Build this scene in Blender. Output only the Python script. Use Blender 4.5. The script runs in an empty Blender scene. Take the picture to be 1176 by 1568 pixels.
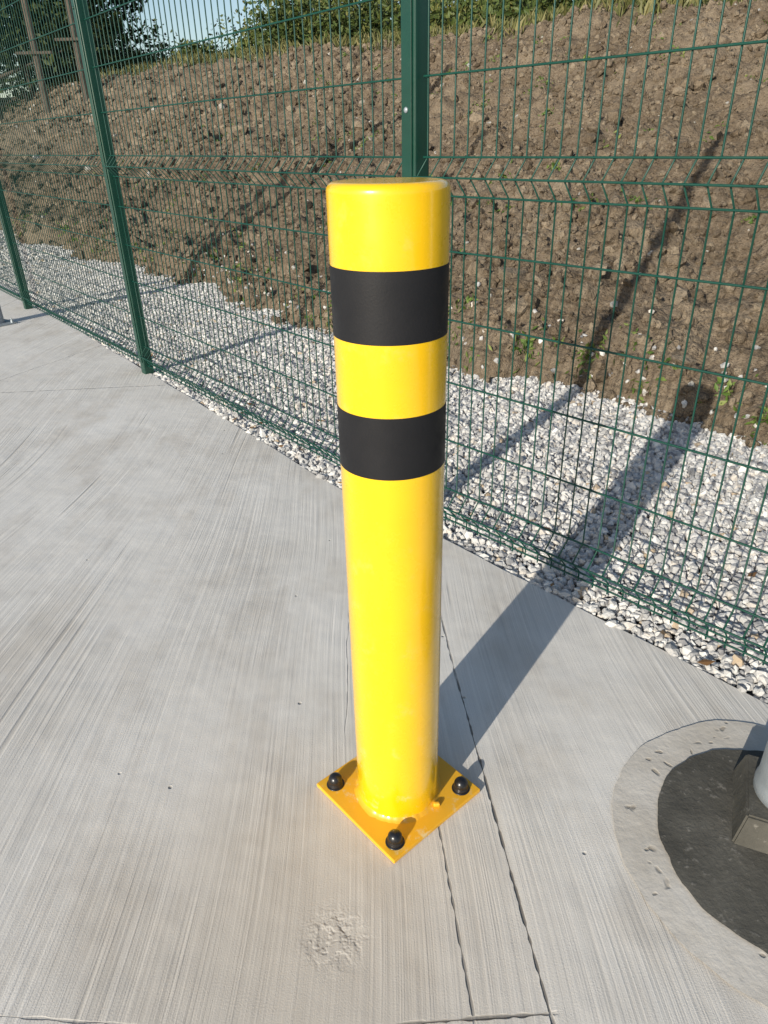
import bpy, bmesh, math, numpy as np
from mathutils import Vector, Matrix
rng=np.random.default_rng(7)
scene=bpy.context.scene
col=scene.collection
scene.view_settings.view_transform='Standard'
scene.view_settings.look='None'
scene.view_settings.exposure=0

# ------------------------------------------------------------ helpers
_tab=rng.random((256,256))
def vnoise(x,y,f,seed=0):
    x=np.asarray(x)*f+seed*17.31; y=np.asarray(y)*f+seed*9.77
    xi=np.floor(x).astype(int); yi=np.floor(y).astype(int)
    fx=x-xi; fy=y-yi
    fx=fx*fx*(3-2*fx); fy=fy*fy*(3-2*fy)
    a=_tab[xi&255,yi&255]; b=_tab[(xi+1)&255,yi&255]
    c=_tab[xi&255,(yi+1)&255]; d=_tab[(xi+1)&255,(yi+1)&255]
    return (a*(1-fx)+b*fx)*(1-fy)+(c*(1-fx)+d*fx)*fy-0.5
def fbm(x,y,f,o=4,seed=0,g=0.5):
    r=0;a=1
    for i in range(o):
        r=r+a*vnoise(x,y,f*2**i,seed+i); a*=g
    return r
def sstep(a,b,x):
    t=np.clip((x-a)/(b-a),0,1); return t*t*(3-2*t)

def link(ob,parent=None):
    col.objects.link(ob)
    if parent is not None: ob.parent=parent
    return ob
def empty(name,loc=(0,0,0)):
    e=bpy.data.objects.new(name,None); e.location=loc; e.empty_display_size=0.1
    return link(e)
def np_mesh(name,verts,faces,mat,colors=None,smooth=False,parent=None):
    me=bpy.data.meshes.new(name)
    n=len(verts); faces=np.asarray(faces); k=faces.shape[1]
    me.vertices.add(n); me.vertices.foreach_set('co',np.asarray(verts,dtype=np.float32).ravel())
    me.loops.add(faces.size); me.loops.foreach_set('vertex_index',faces.astype(np.int32).ravel())
    me.polygons.add(len(faces)); me.polygons.foreach_set('loop_start',(np.arange(len(faces))*k).astype(np.int32))
    me.update(calc_edges=True)
    me.polygons.foreach_set('use_smooth',np.full(len(faces),smooth,dtype=bool))
    if colors is not None:
        at=me.attributes.new('var','FLOAT','POINT'); at.data.foreach_set('value',np.asarray(colors,dtype=np.float32).ravel())
    me.materials.append(mat); me.update()
    return link(bpy.data.objects.new(name,me),parent)
def bm_obj(name,bm,mat,parent=None,smooth=False):
    me=bpy.data.meshes.new(name); bm.to_mesh(me); bm.free()
    for p in me.polygons: p.use_smooth=smooth
    if mat is not None: me.materials.append(mat)
    return link(bpy.data.objects.new(name,me),parent)
def lathe(name,prof,seg,mat,parent=None,center=(0,0,0),smooth=True):
    V=[];F=[]
    for r,z in prof:
        for i in range(seg):
            a=2*math.pi*i/seg; V.append((center[0]+r*math.cos(a),center[1]+r*math.sin(a),center[2]+z))
    for j in range(len(prof)-1):
        for i in range(seg):
            F.append((j*seg+i,j*seg+(i+1)%seg,(j+1)*seg+(i+1)%seg,(j+1)*seg+i))
    me=bpy.data.meshes.new(name); me.from_pydata(V,[],F)
    me.materials.append(mat)
    for p in me.polygons: p.use_smooth=smooth
    me.update()
    return link(bpy.data.objects.new(name,me),parent)
def box(name,size,mat,M=Matrix(),bevel=0.0,parent=None,seg=2):
    bm=bmesh.new(); bmesh.ops.create_cube(bm,size=1)
    bmesh.ops.scale(bm,vec=size,verts=bm.verts)
    if bevel>0: bmesh.ops.bevel(bm,geom=bm.edges[:],offset=bevel,segments=seg,affect='EDGES',profile=0.5)
    bm.transform(M)
    return bm_obj(name,bm,mat,parent)

# ------------------------------------------------------------ material helpers
class MB:
    def __init__(s,name):
        s.m=bpy.data.materials.new(name); s.m.use_nodes=True
        s.t=s.m.node_tree; s.N=s.t.nodes; s.L=s.t.links
        s.b=s.N['Principled BSDF']
        s.tc=s.N.new('ShaderNodeTexCoord')
    def n(s,ty,**k):
        x=s.N.new(ty)
        for a,b in k.items(): setattr(x,a,b)
        return x
    def put(s,sock,v):
        if isinstance(v,bpy.types.NodeSocket): s.L.new(v,sock)
        else: sock.default_value=v
    def math(s,op,a,b=0.0,c=0.0):
        x=s.n('ShaderNodeMath',operation=op)
        s.put(x.inputs[0],a); s.put(x.inputs[1],b); s.put(x.inputs[2],c)
        return x.outputs[0]
    def vmath(s,op,a,b=None):
        x=s.n('ShaderNodeVectorMath',operation=op)
        s.put(x.inputs[0],a)
        if b is not None: s.put(x.inputs[1],b)
        return x.outputs['Value'] if op in('DOT_PRODUCT','LENGTH','DISTANCE') else x.outputs[0]
    def mapping(s,scale=(1,1,1),rot=(0,0,0),vec=None):
        x=s.n('ShaderNodeMapping'); x.inputs['Scale'].default_value=scale; x.inputs['Rotation'].default_value=rot
        s.L.new(vec if vec is not None else s.tc.outputs['Object'],x.inputs['Vector']); return x.outputs[0]
    def noise(s,scale,detail=4,rough=0.5,vec=None,dist=0.0,colr=False):
        x=s.n('ShaderNodeTexNoise'); x.inputs['Scale'].default_value=scale; x.inputs['Detail'].default_value=detail
        x.inputs['Roughness'].default_value=rough; x.inputs['Distortion'].default_value=dist
        s.L.new(vec if vec is not None else s.tc.outputs['Object'],x.inputs['Vector']); return x.outputs[1 if colr else 0]
    def vor(s,scale,vec=None):
        x=s.n('ShaderNodeTexVoronoi'); x.inputs['Scale'].default_value=scale
        s.L.new(vec if vec is not None else s.tc.outputs['Object'],x.inputs['Vector']); return x.outputs['Distance']
    def mr(s,v,a,b,c=0.0,d=1.0):
        x=s.n('ShaderNodeMapRange'); x.interpolation_type='SMOOTHSTEP'
        s.put(x.inputs['Value'],v); s.put(x.inputs['From Min'],a); s.put(x.inputs['From Max'],b)
        s.put(x.inputs['To Min'],c); s.put(x.inputs['To Max'],d); return x.outputs[0]
    def mix(s,f,a,b,mode='MIX'):
        x=s.n('ShaderNodeMix',data_type='RGBA',blend_type=mode)
        s.put(x.inputs[0],f)
        s.put(x.inputs[6],a if not isinstance(a,tuple) else (*a,1)[:4]); s.put(x.inputs[7],b if not isinstance(b,tuple) else (*b,1)[:4])
        return x.outputs[2]
    def ramp(s,f,stops):
        x=s.n('ShaderNodeValToRGB'); e=x.color_ramp.elements
        while len(e)<len(stops): e.new(0.5)
        for i,(p,c) in enumerate(stops): e[i].position=p; e[i].color=(*c,1)
        s.put(x.inputs[0],f); return x.outputs[0]
    def attr(s,name='var'):
        x=s.n('ShaderNodeAttribute'); x.attribute_name=name; return x.outputs['Fac']
    def bump(s,h,dist,strength=1.0):
        x=s.n('ShaderNodeBump'); x.inputs['Distance'].default_value=dist; x.inputs['Strength'].default_value=strength
        s.put(x.inputs['Height'],h); s.L.new(x.outputs[0],s.b.inputs['Normal'])
    def set(s,color=None,rough=None,metal=None,coat=None,coatr=None,spec=None):
        if color is not None: s.put(s.b.inputs['Base Color'],(*color,1)[:4] if isinstance(color,tuple) else color)
        if rough is not None: s.put(s.b.inputs['Roughness'],rough)
        if metal is not None: s.put(s.b.inputs['Metallic'],metal)
        if coat is not None: s.b.inputs['Coat Weight'].default_value=coat
        if coatr is not None: s.b.inputs['Coat Roughness'].default_value=coatr
        if spec is not None: s.b.inputs['Specular IOR Level'].default_value=spec
        return s.m

# ---- concrete
def concrete_mat():
    s=MB('brushed_concrete')
    P=s.tc.outputs['Object']
    warp=s.noise(0.55,0,0.5)
    wv=s.n('ShaderNodeCombineXYZ'); s.put(wv.inputs[0],s.math('MULTIPLY',s.math('SUBTRACT',warp,0.5),0.35))
    Pw=s.vmath('ADD',P,wv.outputs[0])
    m1=s.mapping((1,0.012,1),(0,0,math.radians(-4)),Pw)
    b1=s.noise(100,2,0.7,m1)          # fine bristle lines
    b2=s.noise(30,1,0.5,m1)           # deeper tine drags
    patch=s.noise(2.4,3,0.6,s.mapping((1,0.5,1)))
    strength=s.mr(patch,0.36,0.62,0.28,1.0)
    deep=s.math('MULTIPLY',s.mr(b2,0.26,0.34,1.0,0.0),s.mr(patch,0.43,0.58))
    broom=s.math('MULTIPLY',b1,strength)
    grain=s.noise(330,2,0.75)
    lump=s.noise(8,2,0.5)
    vd=s.vor(7.0)
    pit=s.mr(vd,0.012,0.04,1.0,0.0)
    wob=s.math('SUBTRACT',s.noise(6,2,0.6),0.5)
    wid=s.mr(s.noise(28,1,0.5),0.35,0.6,0.3,1.2)
    def line(A,B,w,fade=0.02,wo=0.006):
        A=Vector((*A,0));B=Vector((*B,0)); d=(B-A); Ln=d.length; d.normalize(); n=Vector((-d.y,d.x,0))
        rel=s.vmath('SUBTRACT',P,tuple(A))
        q=s.vmath('DOT_PRODUCT',rel,tuple(n)); t=s.vmath('DOT_PRODUCT',rel,tuple(d))
        q=s.math('ABSOLUTE',s.math('MULTIPLY_ADD',wob,wo,q))
        wj=s.math('MULTIPLY',wid,w)
        m=s.mr(q,s.math('MULTIPLY',wj,0.3),wj,1.0,0.0)
        tc=s.math('ABSOLUTE',s.math('SUBTRACT',t,Ln/2))
        return s.math('MULTIPLY',m,s.mr(tc,Ln/2-fade,Ln/2+fade,1.0,0.0))
    ls=[(line((.150,1.85),(.180,1.40),.0035),.7),
        (line((.180,1.40),(.250,.60),.0035),1.0),
        (line((.096,1.0),(.125,.60),.0032),.75),
        (line((-.40,.575),(.25,.606),.004),.8),
        (line((.25,.606),(.29,.2),.004),.9),
        (line((-1.6,.70),(-.40,.60),.003,.2,.02),.25),
        (line((-.115,2.0),(-.105,1.25),.0022,.1,.02),.30),
        (line((-4.2,3.75),(-1.25,3.98),.007,.02,.02),.5),
        (line((-2.6,3.5),(-1.9,5.1),.006,.02,.03),.35)]
    J=None
    for l,k in ls:
        l=s.math('MULTIPLY',l,k)
        J=l if J is None else s.math('MAXIMUM',J,l)
    sc=s.noise(26,3,0.6)
    dd=s.vmath('DISTANCE',P,(-.105,.735,0))
    dd=s.math('MULTIPLY_ADD',s.math('SUBTRACT',sc,0.5),0.18,dd)
    blob=s.mr(dd,0.02,0.08,1.0,0.0)
    halo=s.mr(s.vmath('DISTANCE',P,(-.15,.70,0)),0.05,0.65,1.0,0.0)
    h=s.math('MULTIPLY',broom,0.80)
    h=s.math('MULTIPLY_ADD',deep,-0.45,h)
    h=s.math('MULTIPLY_ADD',grain,0.20,h)
    h=s.math('MULTIPLY_ADD',lump,1.2,h)
    h=s.math('MULTIPLY_ADD',J,-1.6,h)
    h=s.math('MULTIPLY_ADD',pit,-0.8,h)
    h=s.math('MULTIPLY_ADD',s.math('MULTIPLY',blob,s.mr(sc,.4,.6)),-0.8,h)
    s.bump(h,0.003,1.0)
    big=s.noise(1.1,4,0.62)
    c=s.ramp(big,[(0.25,(.59,.555,.50)),(0.5,(.69,.66,.61)),(0.75,(.76,.735,.69))])
    c=s.mix(s.mr(s.noise(4.2,4,0.65,s.mapping((1,0.5,1))),0.45,0.70,0.0,0.48),c,(.48,.43,.365))
    streak=s.mr(b1,0.28,0.72,0.84,1.06)
    cx=s.n('ShaderNodeCombineXYZ')
    for i in range(3): s.put(cx.inputs[i],streak)
    c=s.mix(strength,c,s.mix(1.0,c,cx.outputs[0],'MULTIPLY'))
    c=s.mix(s.math('MULTIPLY',deep,0.38),c,(.30,.27,.23))
    c=s.mix(s.mr(grain,0.52,0.78,0.0,0.38),c,(.36,.33,.29))
    c=s.mix(s.math('MULTIPLY',halo,0.5),c,(.46,.405,.33))
    c=s.mix(s.math('MULTIPLY',J,0.85),c,(.11,.10,.09))
    c=s.mix(s.math('MULTIPLY',pit,0.6),c,(.16,.14,.11))
    return s.set(c,0.85,spec=.3)
M_conc=concrete_mat()

def ring_mat():
    s=MB('patch_concrete')
    nc=s.vmath('MULTIPLY',s.noise(22,2,.5,colr=True),(.05,.05,.0))
    v=s.vmath('ADD',s.tc.outputs['Object'],nc)
    vd=s.vor(27,v); vd2=s.vor(17,v)
    p=s.math('MAXIMUM',s.mr(vd,0.08,0.22,1.0,0.0),s.mr(vd2,0.08,0.20,1.0,0.0))
    p=s.math('MULTIPLY',p,s.mr(s.noise(11,1,0.5),0.44,0.54))
    c=s.ramp(s.noise(6,4,0.65),[(0.3,(.47,.43,.37)),(0.7,(.62,.585,.53))])
    c=s.mix(s.math('MULTIPLY',p,0.6),c,(.22,.18,.13))
    h=s.math('MULTIPLY_ADD',p,-0.7,s.math('MULTIPLY_ADD',s.noise(10,2,.5),1.2,s.math('MULTIPLY',s.noise(80,3,0.6),.6)))
    s.bump(h,0.002)
    return s.set(c,0.9,spec=.25)
M_ring=ring_mat()
def asph():
    s=MB('dark_grout')
    c=s.ramp(s.noise(6,5,0.7),[(0.3,(.060,.057,.048)),(0.5,(.090,.085,.072)),(0.75,(.14,.132,.112))])
    c=s.mix(s.mr(s.noise(45,3,0.7),0.60,0.72,0,0.5),c,(.28,.26,.23))
    s.bump(s.math('MULTIPLY_ADD',s.noise(8,2,.5),2.0,s.noise(90,3,0.65)),0.002)
    return s.set(c,0.75,spec=.25)
M_asph=asph()

# ---- soils
def soil_mat(name,clod=False):
    s=MB(name)
    c=s.ramp(s.noise(1.3,5,0.65),[(0.28,(.110,.082,.054)),(0.5,(.185,.142,.098)),(0.74,(.30,.24,.17))])
    c=s.mix(s.mr(s.noise(26,3,0.7),0.42,0.66,0,0.45),c,(.31,.25,.18))
    c=s.mix(s.mr(s.noise(60,2,0.7),0.5,0.7,0,0.5),c,(.09,.065,.043))
    v=s.attr()
    if clod:
        c=s.mix(s.mr(v,0.0,0.5,0.4,0.0),c,(.10,.074,.048))
        c=s.mix(s.mr(v,0.6,0.93,0.0,0.5),c,(.36,.295,.215))
        c=s.mix(s.mr(v,0.988,0.992,0.0,1.0),c,(.46,.44,.40))
    else:
        g=s.ramp(s.noise(4,4,0.7),[(0.3,(.055,.075,.018)),(0.7,(.16,.17,.05))])
        c=s.mix(v,c,g)
    h=s.math('MULTIPLY_ADD',s.noise(110,2,0.6),0.3,s.noise(30,4,0.65))
    s.bump(h,0.035,1.0)
    return s.set(c,0.95,spec=.15)
M_soil=soil_mat('bank_soil'); M_clod=soil_mat('soil_clod',True)
def stone_mat():
    s=MB('limestone_chippings')
    v=s.attr()
    c=s.ramp(v,[(0.0,(.17,.17,.18)),(0.25,(.36,.355,.35)),(0.55,(.56,.545,.52)),(0.9,(.76,.74,.70)),(0.97,(.45,.35,.24))])
    c=s.mix(s.mr(s.noise(60,3,0.7),0.4,0.7,0,0.4),c,(.38,.37,.355))
    s.bump(s.noise(160,2,0.6),0.002)
    return s.set(c,0.85,spec=.3)
M_stone=stone_mat()
def bed_mat():
    s=MB('gravel_bed')
    vd=s.vor(45)
    c=s.ramp(vd,[(0.0,(.36,.35,.34)),(0.6,(.15,.14,.13))])
    s.bump(vd,-0.02)
    return s.set(c,0.9)
M_bed=bed_mat()
def ground_mat():
    s=MB('grassland')
    c=s.ramp(s.noise(0.6,6,0.7),[(0.3,(.05,.07,.02)),(0.7,(.14,.15,.05))])
    return s.set(c,1.0,spec=.1)
M_ground=ground_mat()
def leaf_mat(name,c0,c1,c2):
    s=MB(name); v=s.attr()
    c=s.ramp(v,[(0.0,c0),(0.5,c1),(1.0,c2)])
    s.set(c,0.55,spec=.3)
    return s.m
M_leafd=leaf_mat('tree_leaves',(.014,.026,.008),(.034,.055,.015),(.09,.105,.03))
M_leafh=leaf_mat('hedge_leaves',(.03,.05,.012),(.075,.105,.025),(.20,.18,.055))
M_grass=leaf_mat('grass_blades',(.06,.07,.02),(.13,.13,.045),(.24,.21,.09))
M_weed=leaf_mat('weed_leaves',(.05,.09,.015),(.10,.16,.03),(.20,.23,.07))
M_dry=leaf_mat('dry_leaves',(.10,.05,.02),(.22,.12,.05),(.36,.24,.12))
def bark():
    s=MB('bark'); c=s.ramp(s.noise(8,5,.7,s.mapping((1,1,.2))),[(0.3,(.05,.04,.03)),(0.7,(.13,.105,.08))])
    s.bump(s.noise(20,4,.6,s.mapping((1,1,.2))),0.03); return s.set(c,0.9)
M_bark=bark()

# ---- paints
def paint(name,c,rough=0.28,coat=0.6,spec=.5,bmp=.6):
    s=MB(name)
    d=tuple(x*0.78 for x in c)
    cc=s.mix(s.mr(s.noise(6,4,0.6),0.4,0.75,0,0.6),c,d)
    s.bump(s.noise(300,2,0.5),0.0003,bmp)
    r=s.mr(s.noise(14,4,0.7),0.35,0.7,rough*0.85,rough*1.25)
    return s.set(cc,r,coat=coat,coatr=0.12,spec=spec)
def yellow_mat(name,a,b,dust,coat,r0,r1):
    s=MB(name)
    c=s.mix(s.mr(s.noise(5,4,0.6),0.42,0.75,0,0.5),a,b)
    sep=s.n('ShaderNodeSeparateXYZ'); s.L.new(s.tc.outputs['Object'],sep.inputs[0])
    low=s.mr(sep.outputs[2],0.0,0.35,dust,0.10)
    d=s.math('MULTIPLY',s.mr(s.noise(22,5,0.75),0.56,0.70),low)
    c=s.mix(d,c,(.74,.60,.32))
    s.bump(s.math('MULTIPLY_ADD',s.noise(260,2,.5),0.10,s.noise(16,1,0.5)),0.0005,0.6)
    r=s.mr(s.noise(16,4,0.7),0.35,0.7,r0,r1)
    return s.set(c,r,coat=coat,coatr=0.12)
M_yel=yellow_mat('yellow_paint',(.92,.545,.004),(.88,.49,.004),.45,.7,.2,.34)
M_yelp=yellow_mat('yellow_plate_paint',(.82,.43,.020),(.76,.37,.020),.8,.15,.4,.55)
M_tape=paint('black_tape',(.012,.012,.014),0.55,0.0,.3)
M_green=paint('green_powder_coat',(.004,.046,.030),0.38,0.15)
M_wire=paint('green_wire_coat',(.004,.055,.038),0.45,0.0,.4)
M_blk=paint('black_plastic',(.010,.010,.012),0.35,0.2)
def galv():
    s=MB('galvanised_steel')
    c=s.ramp(s.noise(14,4,0.6),[(0.3,(.27,.30,.32)),(0.7,(.38,.42,.45))])
    s.bump(s.noise(60,3,.5),0.0008); return s.set(c,0.5,metal=.5)
M_galv=galv()

# ------------------------------------------------------------ world / sun
SUN_AZ=math.radians(34.5); SUN_EL=math.radians(21.5)
w=bpy.data.worlds.new('World'); scene.world=w; w.use_nodes=True
nt=w.node_tree; bg=nt.nodes['Background']
sky=nt.nodes.new('ShaderNodeTexSky'); sky.sky_type='NISHITA'; sky.sun_disc=False
sky.sun_elevation=SUN_EL; sky.sun_rotation=math.pi+SUN_AZ; sky.air_density=1.0; sky.dust_density=0.8
nt.links.new(sky.outputs[0],bg.inputs[0]); bg.inputs[1].default_value=0.135
sun=bpy.data.lights.new('sun','SUN'); sun.energy=5.0; sun.angle=math.radians(0.53); sun.color=(1.0,.935,.82)
so=bpy.data.objects.new('sun',sun); link(so)
Ld=Vector((math.sin(SUN_AZ)*math.cos(SUN_EL),math.cos(SUN_AZ)*math.cos(SUN_EL),-math.sin(SUN_EL)))
so.rotation_mode='QUATERNION'; so.rotation_quaternion=Ld.to_track_quat('-Z','Y'); so.location=(-6,-9,8)

# ------------------------------------------------------------ camera
cam=bpy.data.cameras.new('camera'); co=bpy.data.objects.new('camera',cam); link(co)
cam.sensor_width=36; cam.lens=36*1066/1568; cam.clip_end=2000; cam.clip_start=0.02
M=Matrix.Rotation(math.radians(90-28.2),4,'X')@Matrix.Rotation(math.radians(-1.35),4,'Z')
M.translation=(0,0,1.25); co.matrix_world=M
scene.camera=co

# ------------------------------------------------------------ ground
bm=bmesh.new(); bmesh.ops.create_grid(bm,x_segments=2,y_segments=2,size=600)
bmesh.ops.translate(bm,vec=(0,0,-.12),verts=bm.verts); bm_obj('ground',bm,M_ground)

EDGE=[(-24,34.3),(-2.83,6.09),(-1.36,4.13),(-.177,2.53),(.231,2.10),(.935,1.275),(12,-11.8)]
pts=[]
for (a,b) in zip(EDGE[:-1],EDGE[1:]):
    a=np.array(a);b=np.array(b); n=min(max(2,int(np.linalg.norm(b-a)/0.03)),900)
    for i in range(n): pts.append(a+(b-a)*i/n)
pts.append(np.array(EDGE[-1])); pts=np.array(pts)
k=5; kern=np.ones(2*k+1)/(2*k+1)
ps=pts.copy()
for c_ in range(2): ps[k:-k,c_]=np.convolve(pts[:,c_],kern,'valid')
nr=np.array([.777,.63])
off=fbm(ps[:,0],ps[:,1],3,3,5)*0.012
ps=ps+off[:,None]*nr
bm=bmesh.new()
poly=[tuple(p) for p in ps]+[(12,-25),(-40,-25),(-40,34.3)]
vs=[bm.verts.new((x,y,0)) for x,y in poly]
f=bm.faces.new(vs)
bm.normal_update()
if f.normal.z<0: f.normal_flip()
r=bmesh.ops.extrude_face_region(bm,geom=[f]); 
vv=[g for g in r['geom'] if isinstance(g,bmesh.types.BMVert)]
bmesh.ops.translate(bm,vec=(0,0,-.10),verts=vv)
bmesh.ops.recalc_face_normals(bm,faces=bm.faces)
bmesh.ops.triangulate(bm,faces=[f for f in bm.faces if len(f.verts)>4])
bm_obj('concrete_pavement',bm,M_conc)

T=np.array([-.63,.777]); Nn=np.array([.777,.63]); O=np.array([.20,2.14])
def sd(s_,d_): return O[0]+s_*T[0]+d_*Nn[0], O[1]+s_*T[1]+d_*Nn[1]
P0=[sd(-14,-.4),sd(60,-.4),sd(60,2.4),sd(-14,2.4)]
np_mesh('gravel_bed',[(x,y,-.035) for x,y in P0],[[0,3,2,1]],M_bed)

def bank_edge(s_): return 1.60+0.40*fbm(s_,s_*0+3.3,1.3,4,11)
def bank_z(s_,d_,detail=True):
    x,y=sd(s_,d_)
    de=bank_edge(s_)
    cap=2.85+0.40*sstep(6,24,s_); sl=0.39+0.08*sstep(4,22,s_)
    t=np.maximum(d_-de,0)
    lin=sl*t+0.10*sstep(0,0.14,t)
    kk=0.25
    z=-np.log(np.exp(-lin/kk)+np.exp(-cap/kk))*kk
    z=z+0.03*np.maximum(d_-10,0)
    z=z-0.12*(1-sstep(-0.02,0.05,d_-de))
    if detail:
        a=sstep(0.0,0.3,t)
        z=z+a*(0.20*fbm(x,y,0.7,3,2)+0.14*(fbm(x,y,2.6,3,4))+0.13*(0.25-np.abs(fbm(x,y,5.5,3,6)))+0.065*fbm(x,y,14,3,8))
    return z
def axis(a,b,h,ext,g=1.12):
    L=[a];
    while L[-1]<b: L.append(L[-1]+h)
    st=h
    while L[-1]<ext: st*=g; L.append(L[-1]+st)
    return np.array(L)
sa=axis(-3.0,15,0.028,140,1.10); sneg=[-3.0]; st=.036
while sneg[-1]>-18: st*=1.15; sneg.append(sneg[-1]-st)
sa=np.concatenate([np.array(sneg[1:])[::-1],sa])
da=axis(1.15,10,0.028,160,1.10)
S,D=np.meshgrid(sa,da,indexing='ij')
Z=bank_z(S,D); X,Y=sd(S,D)
ns,nd=S.shape
idx=np.arange(ns*nd).reshape(ns,nd)
F=np.stack([idx[:-1,:-1],idx[:-1,1:],idx[1:,1:],idx[1:,:-1]],-1).reshape(-1,4)[:, ::-1]
grass=sstep(7.8,9.6,D+1.2*fbm(X,Y,0.8,4,21))
np_mesh('earth_bank',np.stack([X,Y,Z],-1).reshape(-1,3),F,M_soil,colors=grass.ravel(),smooth=True)

# ------------------------------------------------------------ stones
t_=(1+5**.5)/2
ico=np.array([(-1,t_,0),(1,t_,0),(-1,-t_,0),(1,-t_,0),(0,-1,t_),(0,1,t_),(0,-1,-t_),(0,1,-t_),(t_,0,-1),(t_,0,1),(-t_,0,-1),(-t_,0,1)])/1.902
icf=np.array([(0,11,5),(0,5,1),(0,1,7),(0,7,10),(0,10,11),(1,5,9),(5,11,4),(11,10,2),(10,7,6),(7,1,8),(3,9,4),(3,4,2),(3,2,6),(3,6,8),(3,8,9),(4,9,5),(2,4,11),(6,2,10),(8,6,7),(9,8,1)])
def rocks(name,pos,size,mat,jit=0.28,flat=0.65,colors=None,parent=None):
    n=len(pos)
    V=ico[None]*(1+jit*(rng.random((n,12,1))*2-1))+jit*0.4*(rng.random((n,12,3))-.5)
    sc=np.stack([1+.45*(rng.random(n)-.3),.75+.35*rng.random(n),flat+.3*rng.random(n)],-1)
    V=V*sc[:,None]
    q=rng.normal(size=(n,4)); q[:,1:3]*=0.55; q/=np.linalg.norm(q,axis=1)[:,None]
    w_,x,y,z=q.T
    R=np.stack([1-2*(y*y+z*z),2*(x*y-z*w_),2*(x*z+y*w_),2*(x*y+z*w_),1-2*(x*x+z*z),2*(y*z-x*w_),2*(x*z-y*w_),2*(y*z+x*w_),1-2*(x*x+y*y)],-1).reshape(n,3,3)
    V=np.einsum('nij,nkj->nki',R,V)*size[:,None,None]+pos[:,None]
    Fc=(icf[None]+(np.arange(n)*12)[:,None,None]).reshape(-1,3)
    if colors is None: colors=rng.random(n)
    return np_mesh(name,V.reshape(-1,3),Fc,mat,colors=np.repeat(colors,12),parent=parent)

def edge_x_d(s_):
    E=ps-O; es=E@T; ed=E@Nn
    o=np.argsort(es); return np.interp(s_,es[o],ed[o])
def gravel_pts(s0,s1,sp,layers):
    out=[]
    for L in range(layers):
        g1,g2=np.meshgrid(np.arange(s0,s1,sp),np.arange(-.35,2.2,sp))
        s_=g1.ravel()+(rng.random(g1.size)-.5)*sp*1.2; d_=g2.ravel()+(rng.random(g1.size)-.5)*sp*1.2
        m=(d_>edge_x_d(s_)+0.004)&(d_<bank_edge(s_)+0.03+0.12*rng.random(s_.size))
        s_=s_[m];d_=d_[m]; x,y=sd(s_,d_)
        z=-0.026+0.011*L+0.018*fbm(x,y,3,3,31)+rng.random(s_.size)*0.008
        out.append(np.stack([x,y,z],-1))
    return np.concatenate(out)
near=gravel_pts(-3.2,3.2,0.0190,2); mid=gravel_pts(3.2,8,0.024,2); far=gravel_pts(8,22,0.045,1)
n=260; s_=-2.5+8*rng.random(n); d_=bank_edge(s_)+.05+.5*rng.random(n)**2; x,y=sd(s_,d_)
st1=np.stack([x,y,bank_z(s_,d_)+.006],-1)
pos=np.concatenate([near,mid,far,st1])
size=np.concatenate([0.0075+0.014*rng.random(len(near))**2.0,0.010+0.010*rng.random(len(mid)),0.02+0.012*rng.random(len(far)),.010+.01*rng.random(len(st1))])
colr=np.clip(rng.normal(0.56,0.27,len(pos)),0.02,0.93); colr[rng.random(len(pos))<0.015]=0.98
rocks('gravel',pos,size,M_stone,colors=colr)

# ------------------------------------------------------------ clods
P=[];SZ=[]
for n,smin,smax,s0,s1,d0,d1 in [(17000,.006,.020,-3,4.5,0,4),(18000,.012,.034,-3,9,0,7),(7500,.025,.065,-3,14,0,7.6),(500,.05,.10,-3,16,0,7),(6000,.03,.09,9,26,0,7)]:
    s_=s0+(s1-s0)*rng.random(n); e=bank_edge(s_)
    d_=e-0.04+(d1-d0)*rng.random(n)**1.15
    x,y=sd(s_,d_)
    keep=(fbm(x,y,1.1,3,41)+0.55*rng.random(n))>0.05
    s_=s_[keep];d_=d_[keep]; x=x[keep];y=y[keep]
    sz=smin+(smax-smin)*rng.random(len(s_))**2
    z=bank_z(s_,d_); z=np.maximum(z,-.01)+sz*0.15
    P.append(np.stack([x,y,z],-1)); SZ.append(sz)
rocks('soil_clods',np.concatenate(P),np.concatenate(SZ),M_clod,jit=0.26,flat=0.6)

# ------------------------------------------------------------ foliage
def leaves(name,P,size,mat,colors,parent=None,upright=0.0,wid=.42):
    n=len(P)
    a=rng.normal(size=(n,3)); a/=np.linalg.norm(a,axis=1)[:,None]
    if upright>0: a=a*(1-upright)+np.array([0,0,1])*upright; a/=np.linalg.norm(a,axis=1)[:,None]
    if upright<0: a[:,2]*=.15; a/=np.linalg.norm(a,axis=1)[:,None]
    b=np.cross(a,rng.normal(size=(n,3))) if upright>=0 else np.cross(a,np.array([0,0,1.])+.25*rng.normal(size=(n,3)))
    b/=np.linalg.norm(b,axis=1)[:,None]
    c=np.cross(a,b)
    s_=size[:,None]
    V=np.stack([P-a*s_,P+b*s_*wid+c*s_*.1,P+a*s_,P-b*s_*wid+c*s_*.1],1)
    F=np.arange(n*4).reshape(n,4)
    return np_mesh(name,V.reshape(-1,3),F,mat,colors=np.repeat(colors,4),parent=parent)
def blob_pts(c,r,n):
    u=rng.normal(size=(n,3)); u/=np.linalg.norm(u,axis=1)[:,None]
    rad=rng.random(n)**0.45
    return np.array(c)+u*rad[:,None]*np.array(r)
def limb(bm,p0,p1,r0,r1,seg=7):
    p0=Vector(p0);p1=Vector(p1); d=(p1-p0).normalized(); a=d.orthogonal().normalized(); b=d.cross(a)
    R=[]
    for p,r in((p0,r0),(p1,r1)):
        R.append([bm.verts.new(p+a*r*math.cos(2*math.pi*i/seg)+b*r*math.sin(2*math.pi*i/seg)) for i in range(seg)])
    for i in range(seg): bm.faces.new((R[0][i],R[0][(i+1)%seg],R[1][(i+1)%seg],R[1][i]))
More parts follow.
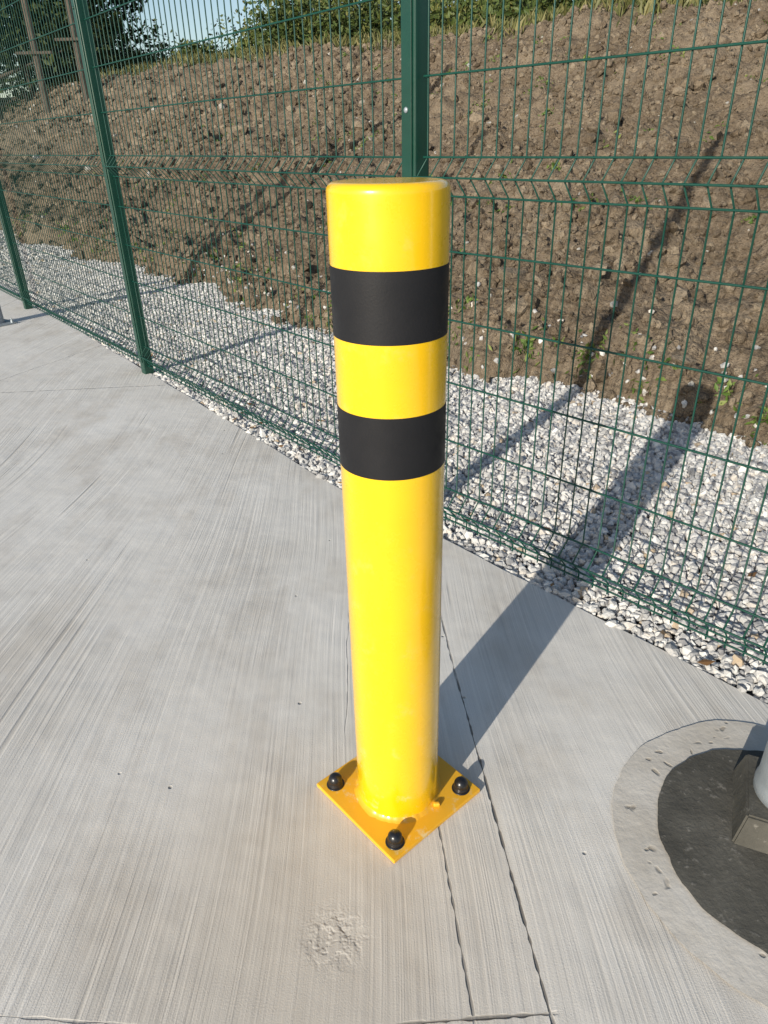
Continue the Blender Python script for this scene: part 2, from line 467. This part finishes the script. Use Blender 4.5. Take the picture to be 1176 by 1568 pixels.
def gz(x,y):
    q=np.array([x,y])-O; return float(bank_z(np.array([q@T]),np.array([q@Nn]))[0])
def tree(x,y,h,cr,nl,leaf=0.15,low=0.08):
    z0=gz(x,y)-.2
    e=empty('broadleaf_tree',(x,y,z0))
    bm=bmesh.new()
    p=Vector((0,0,0)); r=h*0.02
    tops=[]
    for i in range(5):
        q=p+Vector((rng.normal()*h*.02,rng.normal()*h*.02,h*.17)); limb(bm,p,q,r,r*.78); p=q; r*=.78
        for j in range(4):
            an=rng.random()*6.28; L=cr*(.55+.45*rng.random())
            q2=p+Vector((math.cos(an)*L,math.sin(an)*L,L*.35)); limb(bm,p,q2,r*.55,r*.12,5); tops.append(q2)
            mid_=p.lerp(q2,.6); q3=mid_+Vector((rng.normal()*.4,rng.normal()*.4,.5))*cr*.4; limb(bm,mid_,q3,r*.25,r*.08,4); tops.append(q3)
    bm_obj('trunk',bm,M_bark,e,True)
    P=[];C=[]
    cl=[np.array(t) for t in tops]
    for i in range(30):
        u=rng.normal(size=3);u/=np.linalg.norm(u); cl.append(np.array([0,0,h*(low+1)/2])+u*np.array([cr,cr,h*(1-low)/2])*(.5+.5*rng.random()))
    for c in cl:
        m=int(nl/len(cl)*(0.5+rng.random())); rr=cr*(.2+.2*rng.random())
        q=blob_pts(c,(rr,rr,rr*.75),m); P.append(q)
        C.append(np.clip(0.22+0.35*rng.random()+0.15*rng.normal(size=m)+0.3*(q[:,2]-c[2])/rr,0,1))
    P=np.concatenate(P);C=np.concatenate(C)
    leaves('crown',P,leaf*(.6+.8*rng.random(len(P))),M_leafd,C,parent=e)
for (x,y,h,cr,nl) in [(-12.6,27,8,3.0,8000),(-10.2,29.5,7.5,2.3,7500),(-17,30,9,3.8,8000),(-21,34,10,4,7000),(-15.0,36,9,3.5,6000)]:
    tree(x,y,h,cr,nl)
def scrub(name,items,mat,leaf):
    P=[];C=[]
    for (x,y,r,h,n) in items:
        z=gz(x,y); tone=rng.random()*.35
        for k in range(7):
            hh=h*(.6+.7*rng.random())
            c=np.array([x+rng.normal()*r*.45,y+rng.normal()*r*.45,z+hh*(.15+.55*rng.random())])
            q=blob_pts(c,(r*.5,r*.5,hh*.36),n//7); P.append(q)
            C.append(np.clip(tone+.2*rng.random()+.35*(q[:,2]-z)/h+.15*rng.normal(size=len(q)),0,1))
    P=np.concatenate(P);C=np.concatenate(C)
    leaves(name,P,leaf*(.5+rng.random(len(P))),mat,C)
itd=[];itg=[]
for i in range(120):
    s_=4+42*i/120+rng.random()*.6; d_=11.5+rng.random()*5.5
    x,y=sd(s_,d_); q=x/y
    if q<-.305: itd.append((x,y,1.6+rng.random()*.8,2.4+rng.random()*1.6,1100))
    elif q<-.13: itg.append((x,y,1.1,.75+rng.random()*.5+1.2*max(0,-q-.24)/.08,800))
    elif q<.06: itg.append((x,y,1.2+rng.random()*.9,1.5+rng.random()*1.3,1000))
    else: itg.append((x,y,1.3+rng.random()*.9,.8+rng.random()*1.0,1000))
scrub('woodland_edge',itd,M_leafd,0.12)
scrub('hedge',itg,M_leafh,0.08)
n=70000; s_=-4+34*rng.random(n); d_=7.6+9*rng.random(n)**.9; x,y=sd(s_,d_)
kp=(fbm(x,y,.8,4,21)*1.2+d_>8.7-0.8*rng.random(n)); x=x[kp];y=y[kp];s_=s_[kp];d_=d_[kp]
P=np.stack([x,y,bank_z(s_,d_)+.07],-1)
leaves('bank_grass',P,.07+.11*rng.random(len(P)),M_grass,np.clip(.45+.3*rng.normal(size=len(P)),0,1),upright=.6,wid=.16)
P=[];Sz=[]
for i in range(320):
    s_=-2.6+15*rng.random(); 
    d_=float(bank_edge(np.array([s_]))[0])+(6.3*rng.random() if i%3 else .25*rng.random()); m=rng.integers(8,34); r=.02+.06*rng.random()
    ss=s_+rng.normal(size=m)*r; dd=d_+rng.normal(size=m)*r; x,y=sd(ss,dd)
    P.append(np.stack([x,y,bank_z(ss,dd)+.012+.02*rng.random(m)],-1)); Sz.append(.012+.018*rng.random(m))
P=np.concatenate(P);Sz=np.concatenate(Sz)
leaves('weeds',P,Sz,M_weed,rng.random(len(P)),upright=.35)
n=70; s_=-2.4+6*rng.random(n); e_=edge_x_d(s_); d_=e_+.02+1.5*rng.random(n)**2
x,y=sd(s_,d_); leaves('fallen_leaves',np.stack([x,y,np.full(n,.014)],-1),.012+.016*rng.random(n),M_dry,rng.random(n),upright=-1,wid=.5)

# ------------------------------------------------------------ fence
FH=3.0
fence=empty('wire_mesh_fence')
FP=[(1.817,.467),(.117,2.30),(-1.445,4.24),(-3.08,6.27)]
dL=np.array([-.63,.777])
p=np.array(FP[-1])
for i in range(5): p=p+dL*2.52; FP.append(tuple(p))
dR=np.array([.68,-.733]); q=np.array(FP[0])
FP=[tuple(q+dR*2.5*2),tuple(q+dR*2.5)]+FP
bends=[.12,1.15,2.2]
def tube(paths,r,seg,name,parent):
    V=[];F=[];o=0
    for P_ in paths:
        P_=np.asarray(P_); n=len(P_)
        tg=np.gradient(P_,axis=0); tg/=np.linalg.norm(tg,axis=1)[:,None]
        ref=np.array([0,0,1.]) if abs(tg[0][2])<.7 else np.array([nrm3[0],nrm3[1],0])
        a=np.cross(tg,ref); a/=np.linalg.norm(a,axis=1)[:,None]; b=np.cross(tg,a)
        for i in range(seg):
            an=2*math.pi*i/seg
            V.append(P_+r*(a*math.cos(an)+b*math.sin(an)))
        for i in range(seg):
            j=(i+1)%seg
            k=np.arange(n-1)
            F.append(np.stack([o+i*n+k,o+j*n+k,o+j*n+k+1,o+i*n+k+1],-1))
        o+=seg*n
    return np_mesh(name,np.concatenate(V),np.concatenate(F),M_wire,smooth=True,parent=parent)
zs=[.035]
for b in bends: zs+=[b-.05,b,b+.05]
zs+=[FH]
offs=[0]
for b in bends: offs+=[0,-.045,0]
offs+=[0]
hz=[.05]
for b in bends: hz+=[b-.05,b,b+.05]
hz+=[.35,.55,.75,.95,1.4,1.6,1.8,2.0,2.42,2.62,2.82,2.97]
for i in range(len(FP)-1):
    A=np.array(FP[i]);B=np.array(FP[i+1]); L=np.linalg.norm(B-A); d=(B-A)/L
    nrm3=np.array([-d[1],d[0]]); 
    if nrm3@np.array([.777,.63])<0: nrm3=-nrm3
    farp=(i>=6)
    nw=int((L-.07)/.05); x0=(L-nw*.05)/2
    vert=[]
    for k in range(nw+1):
        q=A+d*(x0+k*.05+rng.normal()*.0008)
        vert.append([(q[0]+nrm3[0]*o_,q[1]+nrm3[1]*o_,z) for z,o_ in zip(zs,offs)])
    hor=[]
    for z in hz:
        o_=-.045 if any(abs(z-b)<.001 for b in bends) else 0
        o_-=0.005
        hor.append([(A[0]+d[0]*t2+nrm3[0]*o_,A[1]+d[1]*t2+nrm3[1]*o_,z) for t2 in (x0-.012,L/2,L-x0+.012)])
    tube(vert,.0025,6 if not farp else 4,'mesh_panel_wires',fence)
    tube(hor,.003,6 if not farp else 4,'mesh_panel_rails',fence)
for i,p in enumerate(FP):
    a=np.array(FP[max(i-1,0)]);b=np.array(FP[min(i+1,len(FP)-1)]); d=(b-a); an=math.atan2(d[1],d[0])
    R=Matrix.Translation((p[0],p[1],0))@Matrix.Rotation(an,4,'Z')
    box('fence_post',(.060,.060,FH+.35),M_green,R@Matrix.Translation((0,0,(FH+.35)/2-.3)),.006,fence,3)
    box('clamp_bar',(.040,.005,FH-.1),M_green,R@Matrix.Translation((0,.0335,FH/2+.02)),.0015,fence,1)
    box('post_cap',(.064,.064,.012),M_blk,R@Matrix.Translation((0,0,FH+.056)),.003,fence,1)
    for zb in (.3,.8,1.32,1.85,2.35,2.85):
        bm=bmesh.new(); bmesh.ops.create_uvsphere(bm,u_segments=12,v_segments=8,radius=.008)
        bmesh.ops.scale(bm,vec=(1,.6,1),verts=bm.verts); bm.transform(R@Matrix.Translation((0,.037,zb)))
        bm_obj('clamp_bolt',bm,M_green if i!=3 or zb!=1.32 else M_galv,fence,True)

# ------------------------------------------------------------ bollard
BX,BY=.016,1.05
bol=empty('steel_bollard',(BX,BY,0))
R0=.0855; H=1.200; cr=.012
bz=[.787,.887,.995,1.094]
prof=[(R0,.008),(R0,.3),(R0,.6)]
for z in bz: prof+=[(R0,z)]
prof+=[(R0,H-cr-.001)]
for i in range(1,9):
    a=math.pi/2*i/8; prof.append((R0-cr+cr*math.cos(a),H-cr+cr*math.sin(a)))
prof+=[(R0*.8,H+.0002),(R0*.5,H+.0004),(.001,H+.0005)]
lathe('tube_and_cap',prof,128,M_yel,bol)
for (z0,z1) in ((bz[0],bz[1]),(bz[2],bz[3])):
    lathe('reflective_band',[(R0+.0001,z0-.0001),(R0+.0004,z0),(R0+.0004,z0+.0005),(R0+.0004,z1-.0005),(R0+.0004,z1),(R0+.0001,z1+.0001)],128,M_tape,bol)
seg=160;V=[];Fw=[]
for i in range(seg):
    a=2*math.pi*i/seg
    u=float(fbm(np.array([math.cos(a)*2+5]),np.array([math.sin(a)*2+5]),3,3,71)[0])
    w1=.007+.003*u
    for (r_,z_) in ((R0-.001,.011+w1*1.3),(R0+w1*.25,.011+w1*.75),(R0+w1*.7,.011+w1*.3),(R0+w1*1.3,.0112)):
        V.append((r_*math.cos(a),r_*math.sin(a),z_))
for i in range(seg):
    for j in range(3):
        Fw.append((i*4+j,i*4+j+1,((i+1)%seg)*4+j+1,((i+1)%seg)*4+j))
np_mesh('weld_fillet',V,Fw,M_yelp,smooth=True,parent=bol)
ang=math.radians(41)
Rp=Matrix.Rotation(ang,4,'Z')
box('base_plate',(.252,.252,.010),M_yelp,Rp@Matrix.Translation((0,0,.0065)),.0018,bol,2)
for sx in(-1,1):
    for sy in(-1,1):
        c=Rp@Vector((sx*.096,sy*.096,0))
        lathe('washer',[(.0195,.0117),(.0195,.0125),(.019,.0135),(.004,.0135)],32,M_blk,bol,center=(c.x,c.y,0))
        pr=[(.0165,.0135),(.0165,.018)]+[(.0148*math.cos(a),.026+.0148*math.sin(a)) for a in np.linspace(-.35,math.pi/2-.02,12)]
        lathe('bolt_cap',pr,32,M_blk,bol,center=(c.x,c.y,0))
box('weld_stop',(.014,.009,.010),M_yelp,Matrix.Translation((.080,-.052,.016)),.003,bol,2)

# ------------------------------------------------------------ pole footing
def disc(name,c,r,z,mat,amp,seed):
    n=180; V=[(c[0],c[1],z)]
    for i in range(n):
        a=2*math.pi*i/n; rr=r+amp*float(fbm(np.array([math.cos(a)*3+9]),np.array([math.sin(a)*3+9]),1.6,4,seed)[0])
        V.append((c[0]+rr*math.cos(a),c[1]+rr*math.sin(a),z))
    return np_mesh(name,V,[(0,1+i,1+(i+1)%n) for i in range(n)],mat)
disc('footing_surround',(.785,.885),.335,.004,M_ring,.010,51)
disc('footing_grout',(.785,.885),.25,.008,M_asph,.008,61)
def lamp_column(x,y,h,r,an,br):
    e=empty('lamp_column',(x,y,0))
    bm=bmesh.new(); bmesh.ops.create_cone(bm,cap_ends=True,segments=4,radius1=br,radius2=br*.86,depth=.075)
    bm.transform(Matrix.Rotation(an,4,'Z')@Matrix.Translation((0,0,.042)))
    bmesh.ops.bevel(bm,geom=bm.edges[:],offset=.004,segments=2,affect='EDGES')
    bm_obj('footing_block',bm,M_asph,e)
    pr=[(r*.97,.080),(r*1.04,.084),(r*1.05,.10),(r*1.01,.112),(r,.12),(r,1.0),(r*.98,1.02),(r*.8,1.06),(r*.7,h)]
    lathe('shaft',[(.001,.080)]+pr+[(.001,h)],48,M_galv,e)
    bm=bmesh.new(); limb(bm,(0,0,h-.1),(-.5,-.5,h+.15),.03,.025,12); bm_obj('arm',bm,M_galv,e,True)
    box('luminaire',(.5,.2,.09),M_galv,Matrix.Translation((-.68,-.68,h+.17))@Matrix.Rotation(math.radians(45),4,'Z'),.03,e,3)
    return e
lamp_column(.803,.945,5.0,.072,.35,.140)
def base_post(x,y,h,r):
    e=empty('steel_post',(x,y,0))
    box('base_plate',(.22,.22,.012),M_galv,Matrix.Rotation(.9,4,'Z')@Matrix.Translation((0,0,.007)),.002,e)
    lathe('shaft',[(r,.012),(r,h),(r*.9,h+.01),(.001,h+.012)],32,M_galv,e)
    for k in range(4):
        a=.9+math.pi/4+k*math.pi/2; lathe('anchor_bolt',[(.012,.013),(.012,.03),(.006,.031),(.006,.045),(.001,.045)],6,M_galv,e,center=(.12*math.cos(a),.12*math.sin(a),0),smooth=False)
base_post(-3.07,5.67,5.0,.06)

for (x,y,h) in ((-9.3,23.0,6.5),(-8.0,22.6,6.5)):
    z=gz(x,y); e=empty('timber_pole',(x,y,z-.3))
    lathe('shaft',[(.10,0),(.08,h),(.001,h)],14,M_bark,e)
    box('cross_arm',(1.0,.07,.07),M_bark,Matrix.Translation((0,-.13,1.7)),.01,e)
